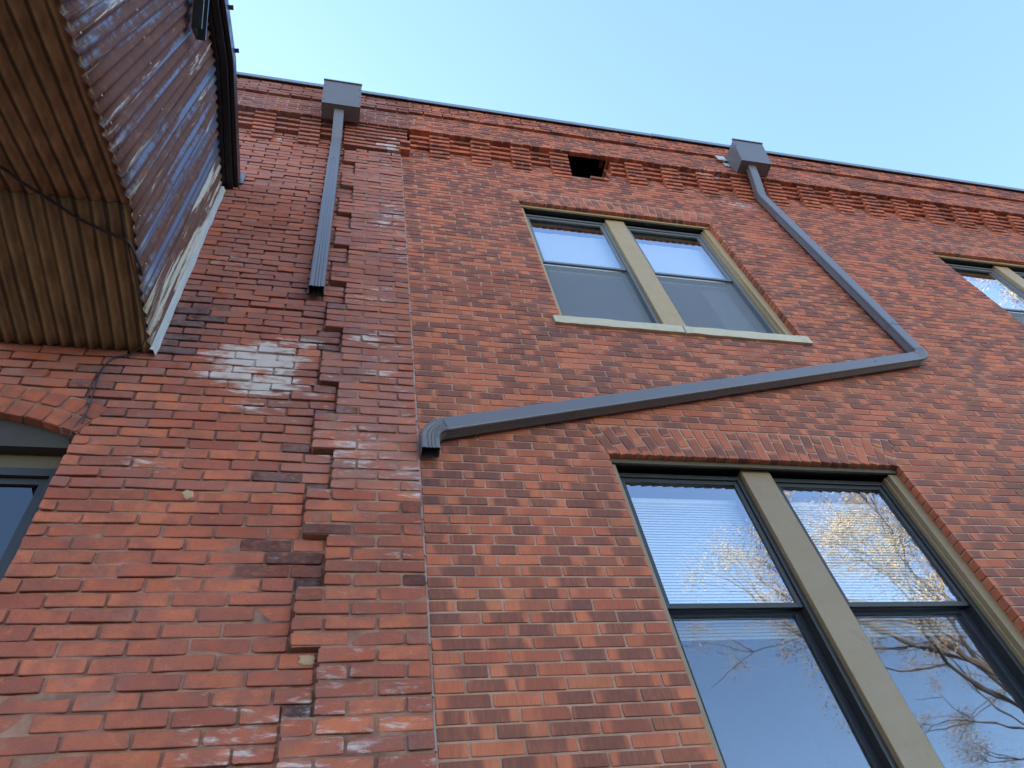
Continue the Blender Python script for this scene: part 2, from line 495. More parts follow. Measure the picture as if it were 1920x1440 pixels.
def mortar_sheet(name, mat, parent, xs, zs, inside_hole, depth, stain, back=.30):
    """mortar bed behind the bricks: a sheet with openings, its reveals running back into the wall"""
    mb = MB()
    nx, nz = len(xs), len(zs)
    V = {}
    v = []; st = []
    for k, z in enumerate(zs):
        for i, x in enumerate(xs):
            V[i, k] = len(v)
            v.append((x, -depth(x, z), z)); st.append((*stain(x, z, rng), 1.0))
    keep = {}
    for k in range(nz - 1):
        for i in range(nx - 1):
            keep[i, k] = not inside_hole((xs[i] + xs[i + 1]) / 2, (zs[k] + zs[k + 1]) / 2)
    f = [(V[i, k], V[i + 1, k], V[i + 1, k + 1], V[i, k + 1]) for (i, k), q in keep.items() if q]
    B = {}
    def bk(i, k):
        if (i, k) not in B:
            B[i, k] = len(v); v.append((xs[i], back, zs[k])); st.append((0, 0, 0, 1))
        return B[i, k]
    for (i, k), q in keep.items():
        if not q: continue
        if not keep.get((i + 1, k), False): f.append((V[i + 1, k], bk(i + 1, k), bk(i + 1, k + 1), V[i + 1, k + 1]))
        if not keep.get((i - 1, k), False): f.append((V[i, k + 1], bk(i, k + 1), bk(i, k), V[i, k]))
        if not keep.get((i, k + 1), False): f.append((V[i + 1, k + 1], bk(i + 1, k + 1), bk(i, k + 1), V[i, k + 1]))
        if not keep.get((i, k - 1), False): f.append((V[i, k], bk(i, k), bk(i + 1, k), V[i + 1, k]))
    mb.v = v; mb.f = f; mb.st = st; mb.uv = [(0, 0, 0)] * len(v); mb.ra = [(0.5, .5, .5, 1)] * len(v)
    return mb.build(name, mat, parent)

def axis(a, b, step, extra):
    s = set(round(x, 4) for x in extra if a <= x <= b)
    n = int(math.ceil((b - a) / step))
    for i in range(n + 1): s.add(round(a + (b - a) * i / n, 4))
    s = sorted(s)
    out = [s[0]]
    ex = set(round(x, 4) for x in extra)
    for x in s[1:]:
        if x - out[-1] < .008:
            if x in ex: out[-1] = x
            continue
        out.append(x)
    return out

def blob(x, z, lst):
    v = 0
    for (cx, cz, rx, rz, k) in lst:
        d = ((x - cx) / rx) ** 2 + ((z - cz) / rz) ** 2
        v = max(v, k * math.exp(-d))
    return v

# ------------------------------------------------------------------ the two buildings
CORNER = .405
T0 = 3.317
CN, LN = .0633, .2130            # newer wall: course, brick module
CO, LO = .0729, .2290            # older wall
WALLTOP = 10.335
PB = .158                        # how far the parapet band stands out
old = tag(empty('brick_building'), 'older weathered red brick building with toothed joint and white salt stains', 'building')
new = tag(empty('brick_building'), 'smoky dark red brick building with double windows and corbelled parapet', 'building')

EFF = [(-.52, 5.30, .34, .20, 1.0), (-.45, 5.06, .30, .14, .95), (-.70, 5.11, .22, .10, .8), (-.30, 5.49, .2, .10, .75), (.13, 5.55, .14, .12, .85),
       (.22, 5.27, .14, .25, .6), (.15, 6.09, .22, .25, .55), (-.84, 6.5, .25, .18, .55), (.05, 4.5, .35, .35, .55), (-.95, 4.36, .3, .14, .5),
       (-.5, 4.84, .35, .12, .55), (-.30, 2.95, .4, .35, .50), (.29, 9.05, .16, .2, .8), (-.8, 8.95, .18, .18, .55), (.05, 3.0, .3, .5, .45), (.3, 7.4, .25, .9, .5),
       (-.35, 3.6, .3, .4, .25), (.1, 8.3, .3, .4, .4)]
SOOT = [(-.236, 5.80, .07, .22, .55), (-.12, 5.1, .12, .2, .5), (-.15, 5.6, .14, .14, .5), (-.98, 5.72, .15, .20, 1.5), (-1.03, 5.42, .12, .17, 1.4), (-1.30, 5.06, .10, .22, .85), (-1.33, 5.36, .14, .12, .6), (-.97, 5.95, .16, .2, .5), (-.30, 4.95, .2, .15, .45),
        (-1.22, 4.80, .10, .10, .7), (-.32, 5.2, .14, .1, .4)]
def eff_at(x, z):
    e = blob(x, z, EFF)
    if x > -.10: e = max(e, .42 * vnoise(x * 3 + 9, z * 3) + .05)
    return e
def stain_old(x, z, r):
    e = eff_at(x, z)
    s = blob(x, z, SOOT) * (.8 + .4 * r.random())
    if x > -.02 and r.random() < .20: s = max(s, .55 * r.random())
    if -.42 < x < .06 and 3.0 < z < 6.6 and r.random() < .22: s = max(s, .35 + .6 * r.random())
    if z > 9.35: s = max(s, .42 + .25 * r.random())
    elif z > 5.6: s = max(s, .16 * r.random())
    if x > .22 and 3.5 < z < 5.0 and r.random() < .35: s = max(s, .7 * r.random())
    kz = ((z - T0) / (CO * 8)) % 1.0
    if -.165 < x < -.04 and .5 < kz < .625: s = .95
    hz = .25 + .75 * vnoise(x * 1.7, z * 1.1, 3)
    if z < 4.2: hz *= .35
    return (e, min(s, 1), hz)
def stain_new(x, z, r):
    e = blob(x, z, [(4.22, 8.80, .35, .14, .55), (4.05, 9.36, .35, .12, .5), (5.5, 5.0, .25, .12, .5), (5.3, 5.3, .3, .2, .35)]) + .05
    s = blob(x, z, [(.46, 4.20, .06, .22, .5)])
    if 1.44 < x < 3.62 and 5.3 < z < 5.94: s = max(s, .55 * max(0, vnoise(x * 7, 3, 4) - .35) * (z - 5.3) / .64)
    if z > 9.75 and r.random() < .25: s = .5 * r.random()
    return (e, s, 0)

# openings: newer building
UW = [(1.53, 3.575, 6.045, 8.16), (6.29, 8.335, 6.045, 8.16)]
LWN = [(1.52, 3.51, 2.45, 4.56), (6.28, 8.27, 2.45, 4.56)]
HOLE = (2.262, 2.72, 9.03, 9.575)
JH = .253
def jack_span(wd, z):
    x0, x1, z0, z1 = wd
    k = (z - z1) / JH
    return x0 - .085 * k, x1 + .10 * k
def blocked_new(z):
    out = []
    for wd in UW + LWN:
        if wd[2] < z < wd[3]: out.append((wd[0], wd[1]))
        elif wd[3] <= z < wd[3] + JH: out.append(jack_span(wd, z))
    for wd in UW:
        if wd[2] - .115 < z <= wd[2]: out.append((wd[0] - .072, wd[1] + .03))
    for wd in LWN:
        if wd[2] - .115 < z <= wd[2]: out.append((wd[0] - .072, wd[1] + .03))
    if HOLE[2] < z < HOLE[3]: out.append((HOLE[0], HOLE[1]))
    return out
def hole_new(x, z):
    return any(a[0] - .006 < x < a[1] + .006 and a[2] - .006 < z < a[3] + .006 for a in UW + LWN + [HOLE])
XR = 13.0
PN = .016
DENT_Z = 8.942                    # underside of the lowest dentil course
nrow = round(DENT_Z / CN)
CNX = DENT_Z / nrow
xs = axis(CORNER, XR, .12, [v for a in UW + LWN + [HOLE] for v in (a[0] - .007, a[1] + .007)])
zs = axis(0, WALLTOP - .02, .12, [v for a in UW + LWN + [HOLE] for v in (a[2] - .007, a[3] + .007)])
wall_new = mortar_sheet('wall', M['mn'], new, xs, zs, hole_new, lambda x, z: PN - .0045 + .0012 * (vnoise(x * 9, z * 9) - .5), stain_new)
bn = rows_fill(0, DENT_Z, CNX, LN, .0098, blocked_new, CORNER + .010, XR, PN, .02)
bn += rows_fill(DENT_Z, DENT_Z + 7 * CN, CN, LN, .010, blocked_new, CORNER + .010, XR, PN, .02)
emit_bricks(bn, wall_new, M['bn'], stain_new, .0018, .0018, .0032, .10, top=300, wob=.0012)

# flat arches over the windows: leaning bricks, one whole and one half, alternating
def flat_arch(wd, n):
    x0, x1, z0, z1 = wd
    back = MB()
    a0, a1 = jack_span(wd, z1 + JH)
    back.add([(x0, -PN + .005, z1 + .008), (x1, -PN + .005, z1 + .008), (a1, -PN + .005, z1 + JH), (a0, -PN + .005, z1 + JH),
              (x0, .12, z1 + .008), (x1, .12, z1 + .008)], [(0, 1, 2, 3), (0, 4, 5, 1)])
    o = back.build('flat_arch', M['mn'], new)
    for i in range(n):
        t = (i + .5) / n
        xb = x0 + (x1 - x0) * t; xt = a0 + (a1 - a0) * t
        wb = (x1 - x0) / n - .009
        lean = math.atan2(xb - xt, JH)
        segs = ((0, .66), (.69, 1.0)) if i % 2 == 0 else ((0, .31), (.34, 1.0))
        for (s, e) in segs:
            r = random.Random(i * 31 + int(s * 100) + int(x0 * 10) + int(z1 * 77))
            v, f, uv = brick_geo(JH * (e - s) - .004, wb * (1 + .03 * s), .12, r, .0022, .0014, .004)
            m = (s + e) / 2
            cx = xb + (xt - xb) * m; cz = z1 + JH * m
            ang = math.pi / 2 + lean
            c_, s_ = math.cos(ang), math.sin(ang)
            v = [(x * c_ - z * s_, y, x * s_ + z * c_) for x, y, z in v]
            mb = MB(); mb.add(v, f, uv, (r.random(), r.random(), r.random(), 1), (*stain_new(cx, cz, r), 1))
            mb.build('arch_brick', M['bn'], o, loc=(cx, -PN - r.uniform(-.001, .001), cz))
flat_arch(UW[0], 28); flat_arch(UW[1], 28); flat_arch(LWN[0], 28)

# ------------------------------------------------------------------ corbelled cornice
def corbel_piece(name, parent, mat, mmat, stain, x0, x1, courses, zb, ch, alt):
    """courses: list of projections from the lowest course up"""
    core = MB()
    for k, p in enumerate(courses):
        core.box(x0 + .006, x1 - .006, -p + .006, .05, zb + k * ch + .0125, zb + (k + 1) * ch - .003 + .0155)
    o = core.build(name, mmat, parent)
    for k, p in enumerate(courses):
        wd = x1 - x0
        nb = max(1, round(wd / .215))
        if (k + alt) % 2: cuts = [x0 + wd * i / nb for i in range(nb + 1)]
        else: cuts = [x0] + [x0 + wd * (i + .5) / nb for i in range(nb)] + [x1]
        for q in range(len(cuts) - 1):
            a, b = cuts[q] + (.004 if q else 0), cuts[q + 1] - (.004 if q < len(cuts) - 2 else 0)
            r = random.Random(int(x0 * 1000) + k * 17 + q * 5)
            v, f, uv = brick_geo(b - a, ch - .010, p + .06, r, .003, .0022, .006)
            # underside, seen from the street
            f = f + [(15, 14, 13, 12, 11, 10, 9, 8)] if False else f
            cx, cz = (a + b) / 2, zb + (k + .5) * ch
            mb = MB(); mb.add(v, f, uv, (r.random(), r.random() * .8, r.random() * .6, 1), (*stain(cx, cz, r), 1))
            mb.build('corbel_brick', mat, o, loc=(cx, -p - r.uniform(-.003, .003), cz))
    return o

DP = [.022, .039, .056, .073, .090, .108, .126]       # dentil projections, bottom to top
GP = [.048, .074, .102]                               # the shorter courses between dentils
dx = .707
k = 0
while dx < 10.6:
    miss = abs(dx - 2.489) < .05
    if miss:
        corbel_piece('dentil', new, M['bn'], M['mn'], stain_new, dx - .02, dx + .19, DP[:2], DENT_Z - .035, CN, k)
    else:
        corbel_piece('dentil', new, M['bn'], M['mn'], stain_new, dx, dx + .212, DP, DENT_Z, CN, k)
    gx0, gx1 = dx + .212, dx + .4455
    if not (2.2 < gx0 < 2.75):
        if abs(gx0 - 2.701) < .06: pass
        corbel_piece('corbel_course', new, M['bn'], M['mn'], stain_new, gx0, gx1, GP, DENT_Z + 4 * CN, CN, k + 1)
    dx += .4455; k += 1
corbel_piece('corbel_course', new, M['bn'], M['mn'], stain_new, .50, .707, GP, DENT_Z + 4 * CN, CN, 1)
corbel_piece('corbel_course', new, M['bn'], M['mn'], stain_new, 2.765, 2.93, GP, DENT_Z + 4 * CN, CN, 1)
# black-painted lining gives the deep shade behind the missing dentil
b = MB()
a0, a1, c0, c1 = HOLE[0] - .002, HOLE[1] + .002, HOLE[2] - .002, DENT_Z + 7 * CN + .002
b.add([(a0, .0, c0), (a1, .0, c0), (a1, .0, c1), (a0, .0, c1), (a0, 2.2, c0), (a1, 2.2, c0), (a1, 2.2, c1), (a0, 2.2, c1)],
      [(0, 1, 5, 4), (2, 3, 7, 6), (0, 4, 7, 3), (1, 2, 6, 5), (4, 5, 6, 7)])
c1 = DENT_Z + 7 * CN + .19
b.v[2] = (a1, .0, c1 - .19); b.v[3] = (a0, .0, c1 - .19)
k0 = len(b.v)
b.add([(a0, -.10, c1 - .185), (a1, -.10, c1 - .185), (a1, -.10, c1), (a0, -.10, c1), (a0, .06, c1 - .185), (a1, .06, c1 - .185), (a1, .06, c1), (a0, .06, c1)],
      [(2, 3, 7, 6), (0, 4, 7, 3), (1, 2, 6, 5), (4, 5, 6, 7)])
b.f = [q for q in b.f if set(q) != {2, 3, 7, 6}]
b.add([(a0, .06, c1 - .188), (a1, .06, c1 - .188), (a1, 2.2, c1 - .188), (a0, 2.2, c1 - .188)], [(0, 1, 2, 3)])
b.build('hole_shade_lining', M['void'], new)

BZ = DENT_Z + 7 * CN                                   # underside of the parapet band
def band(parent, mat, mmat, stain, x0, x1, ch, L, nstr, cham, seed, top=0):
    core = MB()
    h0, h1, hz = HOLE[0] - .004, HOLE[1] + .004, BZ + .20
    if x0 < h0 < x1:
        core.box(x0, h0, -PB + .006, .25, BZ + .014, hz); core.box(h1, x1, -PB + .006, .25, BZ + .014, hz)
        core.box(h0, h1, -PB + .006, -PB + .05, BZ + .014, hz)
        core.box(x0, x1, -PB + .006, .25, hz, WALLTOP - .004)
    else:
        core.box(x0, x1, -PB + .006, .25, BZ + .014, WALLTOP - .004)
    o = core.build('parapet_band', mmat, parent)
    n = round((WALLTOP - BZ) / ch)
    ch = (WALLTOP - BZ) / n
    br = []
    # lowest course: headers on edge, the next ones running bond, a string course standing out near the top
    x = x0
    while x < x1 - .02:
        wdt = min(.112, x1 - x)
        br.append(dict(x=x + wdt / 2, w=wdt - .010, z=BZ + ch / 2, h=ch - .008, p=PB + .004, dep=.2)); x += .112
    for k in range(1, n):
        p = PB + (.030 if k >= nstr else 0) + (-.014 if k > nstr + 1 else 0)
        br += rows_fill(BZ + k * ch, BZ + (k + 1) * ch, ch, L, .011, lambda z: [], x0, x1, p, (k % 2) * .5 + .1)
    rr = random.Random(seed)
    keep = []
    for q in br:
        kk = int((q['z'] - BZ) / ch)
        if kk in (nstr + 1, nstr + 2) and rr.random() < .10: q['p'] -= .045       # spalled and missing bricks
        q['dep'] = .05 if (HOLE[0] - .06 < q['x'] < HOLE[1] + .06 and q['z'] < BZ + .2) else .16
        keep.append(q)
    emit_bricks(keep, o, mat, stain, cham, .0022, .006, .16, top=top, wob=.003)
band(new, M['bn'], M['mn'], stain_new, .50, XR, CN, LN, 8, .003, 5, top=120)
band(old, M['bo'], M['mn'], stain_old, -7.0, .496, .066, LO, 7, .004, 9, top=90)

def coping(parent, x0, x1, seam):
    x = x0
    while x < x1:
        e = min(x + seam, x1)
        c = MB()
        dz = rng.uniform(-.004, .004); dy = rng.uniform(-.004, .004)
        c.box(x, e - .004, -PB - .048 + dy, .32, WALLTOP + .012 + dz, WALLTOP + .030 + dz)
        c.box(x, e - .004, -PB - .050 + dy, -PB - .038 + dy, WALLTOP - .065 + dz, WALLTOP + .010 + dz)
        c.build('coping', M['coping'], parent, bevel=.003)
        x = e
coping(old, -7.0, .5015, 2.6); coping(new, .4985, XR, 3.05)

# ------------------------------------------------------------------ the older wall
AW = dict(x0=-2.60, x1=-1.300, spring=4.559, rise=.156)      # arched window under the covered stair
AW['R'] = (((AW['x1'] - AW['x0']) / 2) ** 2 + AW['rise'] ** 2) / (2 * AW['rise'])
AW['cx'] = (AW['x0'] + AW['x1']) / 2
AW['cz'] = AW['spring'] + AW['rise'] - AW['R']
def arch_half(z, rad):
    d = rad ** 2 - (z - AW['cz']) ** 2
    return math.sqrt(d) if d > 0 else 0
def blocked_old(z):
    out = []
    kz = ((z - T0) / (CO * 8)) % 1.0
    if .5 < kz < .625: out.append((-.168, -.158))
    if 2.3 < z < AW['spring']: out.append((AW['x0'], AW['x1']))
    elif AW['spring'] <= z < AW['cz'] + AW['R'] + .235:
        hfw = arch_half(z - 0.0, AW['R'] + .228)
        hs = (AW['x1'] - AW['x0']) / 2 + (z - AW['spring']) * .42
        hfw = min(hfw, hs)
        if hfw > .05: out.append((AW['cx'] - hfw, AW['cx'] + hfw))
    return out
def hole_old(x, z):
    if 2.3 < z < AW['spring'] and AW['x0'] < x < AW['x1']: return True
    if z >= AW['spring'] and math.hypot(x - AW['cx'], z - AW['cz']) < AW['R'] + .03 and AW['x0'] < x < AW['x1']: return True
    return False
T0 = 3.317
def strip_left(z):
    k = math.floor((z - T0) / (CO * 4) + 1e-6)
    return -.155 if k % 2 == 0 else -.043
Z0 = T0 - 45 * CO
xs = axis(-7.0, -.02, .05, [AW['x0'], AW['x1']]) if False else axis(-7.0, -3.2, .3, []) [:-1] + axis(-3.2, -.02, .045, [AW['x0'], AW['x1']])
zs = axis(0, 2.2, .3, [])[:-1] + axis(2.2, WALLTOP - .02, .045, [2.3, AW['spring']])
def old_depth(x, z):
    n = vnoise(x * 11, z * 14, 1)
    d = -.012 - .008 * vnoise(x * 2.1, z * 1.7, 2) - .016 * max(0, n - .5)
    d += .010 * max(0.0, min(1.0, (5.0 - z) / 1.2))
    return d
wall_old = mortar_sheet('wall', M['mo'], old, xs, zs, hole_old, old_depth, stain_old)
ZT = Z0 + round((DENT_Z - Z0) / CO) * CO
bo = rows_fill(Z0, ZT, CO, LO, .0105, blocked_old, -7.0, lambda z: strip_left(z) - .012, 0.0, .15)
bo += rows_fill(ZT, BZ, (BZ - ZT) / 7, LO, .013, lambda z: [], -7.0, -.16, 0.0, .15)
emit_bricks(bo, wall_old, M['bo'], stain_old, .0022, .0046, .0042, .10, top=300, wob=.005)

# toothed strip that stands proud where the two walls were joined
sb = MB()
nblk = int(round((ZT - Z0) / (CO * 4)))
for q in range(nblk + 1):
    za, zb = Z0 + CO * (q * 4 - 3), min(Z0 + CO * (q * 4 + 1), ZT)
    zm = (za + zb) / 2
    sb.box(strip_left(zm) + .008, CORNER - .004, -.030, .06, za + .004, zb + .004 if zb < ZT else zb)
strip = sb.build('toothed_strip', M['mo'], old)
bs = rows_fill(Z0, ZT, CO, .2235, .0125, lambda z: [], strip_left, CORNER - .003, .037, .84)
emit_bricks(bs, strip, M['bo'], stain_old, .0024, .0048, .0045, .10, top=160, wob=.0045)
# pale mortar bead on the joint between the two buildings
cb = MB()
z = 0
while z < ZT:
    e = min(z + rng.uniform(.05, .16), ZT)
    if rng.random() < .55:
        cb.box(CORNER - .003 + rng.uniform(-.001, .001), CORNER + .0050, -.0215 - rng.uniform(0, .004), .0, z, e + .0005)
    z = e
tag(cb.build('mortar_bead', M['caulk'], old), kind='stuff')
# older cornice: two dentils, then the solid stepped head of the strip
OCH = (BZ - DENT_Z) / 7
for q, x in enumerate((-2.40, -1.955, -1.51, -1.066, -.622)):
    corbel_piece('dentil', old, M['bo'], M['mo'], stain_old, x, x + .208, DP, DENT_Z + .02, OCH, q)
    corbel_piece('corbel_course', old, M['bo'], M['mo'], stain_old, x + .208, x + .444, GP, DENT_Z + 4 * OCH, OCH, q + 1)
corbel_piece('corbel_head', old, M['bo'], M['mo'], stain_old, -.175, .470, [.046, .060, .074, .090, .106, .122, .138], DENT_Z + .06, OCH * .93, 1)
corbel_piece('corbel_stop', old, M['bo'], M['mo'], stain_old, .385, .494, [.100, .146], DENT_Z - .01, OCH, 1)
# arch of two header rings over the small window
ar = MB()
for ring, (ra, rb) in enumerate(((AW['R'] + .004, AW['R'] + .112), (AW['R'] + .120, AW['R'] + .226))):
    a1 = math.acos(((AW['x1'] - AW['x0']) / 2) / AW['R'])
    n = 14
    span = math.pi - 2 * a1
    for i in range(n):
        t = a1 + span * (i + .5) / n
        rm = (ra + rb) / 2
        wd = rm * span / n - .012
        r = random.Random(i * 13 + ring)
        v, f, uv = brick_geo(rb - ra - .006, wd, .14, r, .004, .003, .008)
        c_, s_ = math.cos(t), math.sin(t)
        v = [(x * c_ - z * s_, y, x * s_ + z * c_) for x, y, z in v]
        cx, cz = AW['cx'] + rm * c_, AW['cz'] + rm * s_
        if ring == 0 and i == 0:
            am = MB()
            pts = []
            for q in range(25):
                tt = a1 + span * q / 24
                for rr in (AW['R'] + .010, AW['R'] + .232):
                    pts.append((AW['cx'] + rr * math.cos(tt), .006, AW['cz'] + rr * math.sin(tt)))
                pts.append((AW['cx'] + (AW['R'] + .010) * math.cos(tt), .14, AW['cz'] + (AW['R'] + .010) * math.sin(tt)))
            ff = []
            for q in range(24):
                ff.append((3 * q, 3 * q + 1, 3 * q + 4, 3 * q + 3)); ff.append((3 * q, 3 * q + 3, 3 * q + 5, 3 * q + 2))
            am.add(pts, ff)
            arch = am.build('segmental_arch', M['mo'], old)
        mb = MB(); mb.add(v, f, uv, (r.random(), r.random() * .6, r.random(), 1), (0, .15 * r.random(), .2, 1))
        mb.build('arch_brick', M['bo'], arch, loc=(cx, -r.uniform(-.003, .004), cz))
# pale mortar smears
for (x, z, sx, sz) in ((-.080, 3.283, .038, .026), (-.70, 4.16, .030, .030)):
    pm = MB()
    n = 34
    rim = [.45 + .75 * vnoise(math.cos(2 * math.pi * i / n) * 1.6 + x * 9, math.sin(2 * math.pi * i / n) * 1.6 + z * 7, 6) + .35 * (vnoise(i * .8, x * 30, 9) - .5) for i in range(n)]
    ring = lambda k, y: [(sx * k * rim[i] * math.cos(2 * math.pi * i / n), y, sz * k * rim[i] * math.sin(2 * math.pi * i / n)) for i in range(n)]
    pm.add([(0, -.0022, 0)] + ring(.75, -.0018) + ring(1.0, .0008) + ring(1.05, .02),
           [(0, 1 + i, 1 + (i + 1) % n) for i in range(n)] + [(1 + q * n + i, 1 + (q + 1) * n + i, 1 + (q + 1) * n + (i + 1) % n, 1 + q * n + (i + 1) % n) for q in range(2) for i in range(n)])
    pm.build('mortar_patch', M['patch'], old, smooth=True, loc=(x, -.0042, z))

# building bodies
def body(parent, x0, x1):
    for nm, bx, mt in (('roof', (x0, x1, .30, 10, 10.0, 10.1), 'roof'), ('rear_wall', (x0, x1, 10, 10.3, 0, 10.3), 'stucco'),
                       ('side_wall', (x0, x0 + .25, .31, 9.99, 0, 9.99), 'stucco'), ('side_wall', (x1 - .25, x1, .31, 9.99, 0, 9.99), 'stucco')):
        q = MB(); q.box(*bx); q.build(nm, M[mt], parent)
body(old, -7.0, .40); body(new, .41, XR)

# ------------------------------------------------------------------ windows
def room(parent, x0, x1, z0, z1):
    q = MB()
    a, b_, c, d = x0 - .5, x1 + .5, z0 - .35, z1 + .25
    y0, y1 = .305, 2.8
    v = [(a, y0, c), (b_, y0, c), (b_, y0, d), (a, y0, d), (a, y1, c), (b_, y1, c), (b_, y1, d), (a, y1, d)]
    q.add(v, [(0, 1, 5, 4), (2, 3, 7, 6), (0, 4, 7, 3), (1, 2, 6, 5), (4, 5, 6, 7)])
    return q.build('room', M['room'], parent)

def double_window(wd, style, with_sill):
    x0, x1, z0, z1 = wd
    c = (x0 + x1) / 2 - .015
    fm = M['greyal'] if style == 'up' else M['bronze']
    mw = .098
    tp = M['tan'] if style == 'up' else M['tanl']
    head = .030
    hd = MB()
    hd.box(x0 - .03, x1 + .03, .080, .100, z1 - head, z1 + .02)
    win = hd.build('window', M['tan'] if style == 'up' else M['tand'], new, bevel=.003)
    cs = MB(); cs.box(x0 - .03, x0 + .050, .095, .30, z0, z1 - head - .001); cs.build('jamb', tp, win, bevel=.003)
    cs = MB(); cs.box(x1 - .062, x1 + .03, .095, .30, z0, z1 - head - .001); cs.build('jamb', tp, win, bevel=.003)
    cs = MB(); cs.box(x1 - .075, x1 - .0625, .125, .30, z0, z1 - head - .001); cs.build('jamb_stop', tp, win, bevel=.002)
    hd = MB(); hd.box(x0 - .03, x1 + .03, .102, .30, z1 - .012, z1 + .02)
    hd.build('head_shade', M['blackt'], win)  # black block paints the deep shade under the window head
    ml = MB(); ml.box(c - mw, c + mw, .118, .28, z0, z1 - .013); ml.build('mullion', tp, win, bevel=.004)
    room(win, x0, x1, z0, z1)
    mid = z0 + (z1 - z0) * (.535 if style == 'up' else .545)
    top = z1 - .042
    for (a, b_) in ((x0 + .051, c - mw - .001), (c + mw + .001, x1 - .076)):
        bar = .030
        MB().frame(a, b_, z0 + .002, top, bar, .150, .235).build('storm_frame', fm, win, bevel=.002)
        ia, ib = a + bar + .001, b_ - bar - .001
        # upper sash, outermost track
        s = MB().frame(ia, ib, mid - .018, top - bar - .001, .028, .162, .184, .030).build('sash', fm, win, bevel=.002)
        # lower sash, inner track
        s = MB().frame(ia, ib, z0 + .034, mid + .005, .040, .206, .230, .05).build('sash', fm, win, bevel=.002)
        def pane(y, za, zb, g):
            q = MB(); q.box(ia + .02, ib - .02, y, y + .004, za, zb); q.build('pane', M[g], win)
        pane(.172, mid - .008, top - bar - .010, 'glass2' if style == 'up' else 'glass')
        pane(.216, z0 + .07, mid - .02, 'glass')
        q = MB(); q.box(ia + .001, ib - .001, .190, .1905, z0 + .034, mid - .019); q.build('insect_screen', M['scr'] if style == 'up' else M['scr2'], win)
        if style == 'up':
            # pale shade drawn behind the upper sash, its top edge uneven
            q = MB(); n = 40; zt = top - .145
            pts = []; ff = []
            for i in range(n + 1):
                x = ia - .02 + (ib - ia + .04) * i / n
                zz = zt + .014 * (vnoise(x * 38, 1) - .5) + .012 * (vnoise(x * 13, 4) - .5)
                pts += [(x, .262, mid - .04), (x, .262, zz), (x, .270, zz), (x, .270, mid - .04)]
            for i in range(n):
                for e in range(4):
                    ff.append((4 * i + e, 4 * (i + 1) + e, 4 * (i + 1) + (e + 1) % 4, 4 * i + (e + 1) % 4))
            q.add(pts, ff); q.build('roller_shade', M['shade'], win)
        else:
            q = MB(); zt = top - .120; zb = mid - .12
            q.box(ia - .01, ib + .01, .27, .31, zt, zt + .032)
            z = zt - .012
            while z > zb:
                q.add([(ia - .005, .279, z - .0110), (ib + .005, .279, z - .0110), (ib + .005, .287, z + .0110), (ia - .005, .287, z + .0110)], [(0, 1, 2, 3)])
                z -= .0195
            q.build('blind', M['blind'], win)
    if style == 'up':
        q = MB(); n = 30
        xa, xb = x1 - .41, x1 - .06
        pts = []; ff = []
        for i in range(n + 1):
            x = xa + (xb - xa) * i / n
            y = .275 + .008 * math.sin(i * 1.3)
            pts += [(x, y, z0 + .0), (x, y, mid + .1)]
        for i in range(n): ff.append((2 * i, 2 * i + 2, 2 * i + 3, 2 * i + 1))
        q.add(pts, ff); q.build('curtain', M['curtain'], win, smooth=True)
    if with_sill:
        xm = (x0 + x1) / 2 - .05
        for (a, b_) in ((x0 - .07, xm - .006), (xm + .006, x1 + .028)):
            q = MB()
            h = .112; yf = .013
            n = 14
            pts = []
            for i in range(n + 1):
                x = a + (b_ - a) * i / n
                j1, j2 = rng.uniform(-.003, .003), rng.uniform(-.003, .003)
                pts += [(x, yf + j1, z0 - h + j2), (x, yf + j2, z0 - .018), (x, yf + .012, z0 - .006 + j1 * .5), (x, .149, z0 + .002), (x, .149, z0 - h + .002)]
            ff = [(0, 1, 2, 3, 4), tuple(5 * n + e for e in (4, 3, 2, 1, 0))]
            for i in range(n):
                for e in range(5):
                    ff.append((5 * i + e, 5 * (i + 1) + e, 5 * (i + 1) + (e + 1) % 5, 5 * i + (e + 1) % 5))
            ff = [tuple(reversed(x)) for x in ff]
            q.add(pts, ff); q.build('sill', M['sill'], win, bevel=.002)
    win.location = (0, -.055, 0)
    return win
double_window(UW[0], 'up', True); double_window(UW[1], 'up', True)
double_window(LWN[0], 'low', True); double_window(LWN[1], 'low', True)

# arched window of the older building
x0, x1 = AW['x0'], AW['x1']
ty = MB()
pts = []
n = 24
for i in range(n + 1):
    x = x0 - .02 + (x1 - x0 + .04) * i / n
    zz = AW['cz'] + math.sqrt(max((AW['R'] + .02) ** 2 - (x - AW['cx']) ** 2, 0))
    pts += [(x, .105, 4.505), (x, .105, zz), (x, .16, 4.505)]
ff = []
for i in range(n):
    ff.append((3 * i, 3 * i + 3, 3 * i + 4, 3 * i + 1)); ff.append((3 * i, 3 * i + 2, 3 * i + 5, 3 * i + 3))
ty.add(pts, ff)
awin = ty.build('window', M['tand2'], old)
awin.name = 'window'
q = MB(); q.box(x0 - .02, x1 + .02, .165, .26, 4.40, 4.52); q.build('head_board', M['tand'], awin, bevel=.003)
q = MB(); q.frame(x0 + .012, x1 - .012, 2.3, 4.405, .05, .150, .24); q.build('storm_frame', M['bronze'], awin, bevel=.002)
q = MB(); q.frame(x0 + .063, x1 - .063, 3.3, 4.353, .038, .170, .20); q.build('sash', M['bronze'], awin, bevel=.002)
q = MB(); q.frame(x0 + .063, x1 - .063, 2.352, 3.34, .038, .205, .235); q.build('sash', M['bronze'], awin, bevel=.002)
q = MB(); q.box(x0 + .09, x1 - .09, .184, .188, 3.32, 4.33); q.build('pane', M['glass0'], awin)
q = MB(); q.box(x0 + .09, x1 - .09, .218, .222, 2.37, 3.32); q.build('pane', M['glass0'], awin)
room(awin, x0, x1, 2.3, 4.5)
awin.location = (0, -.055, 0)

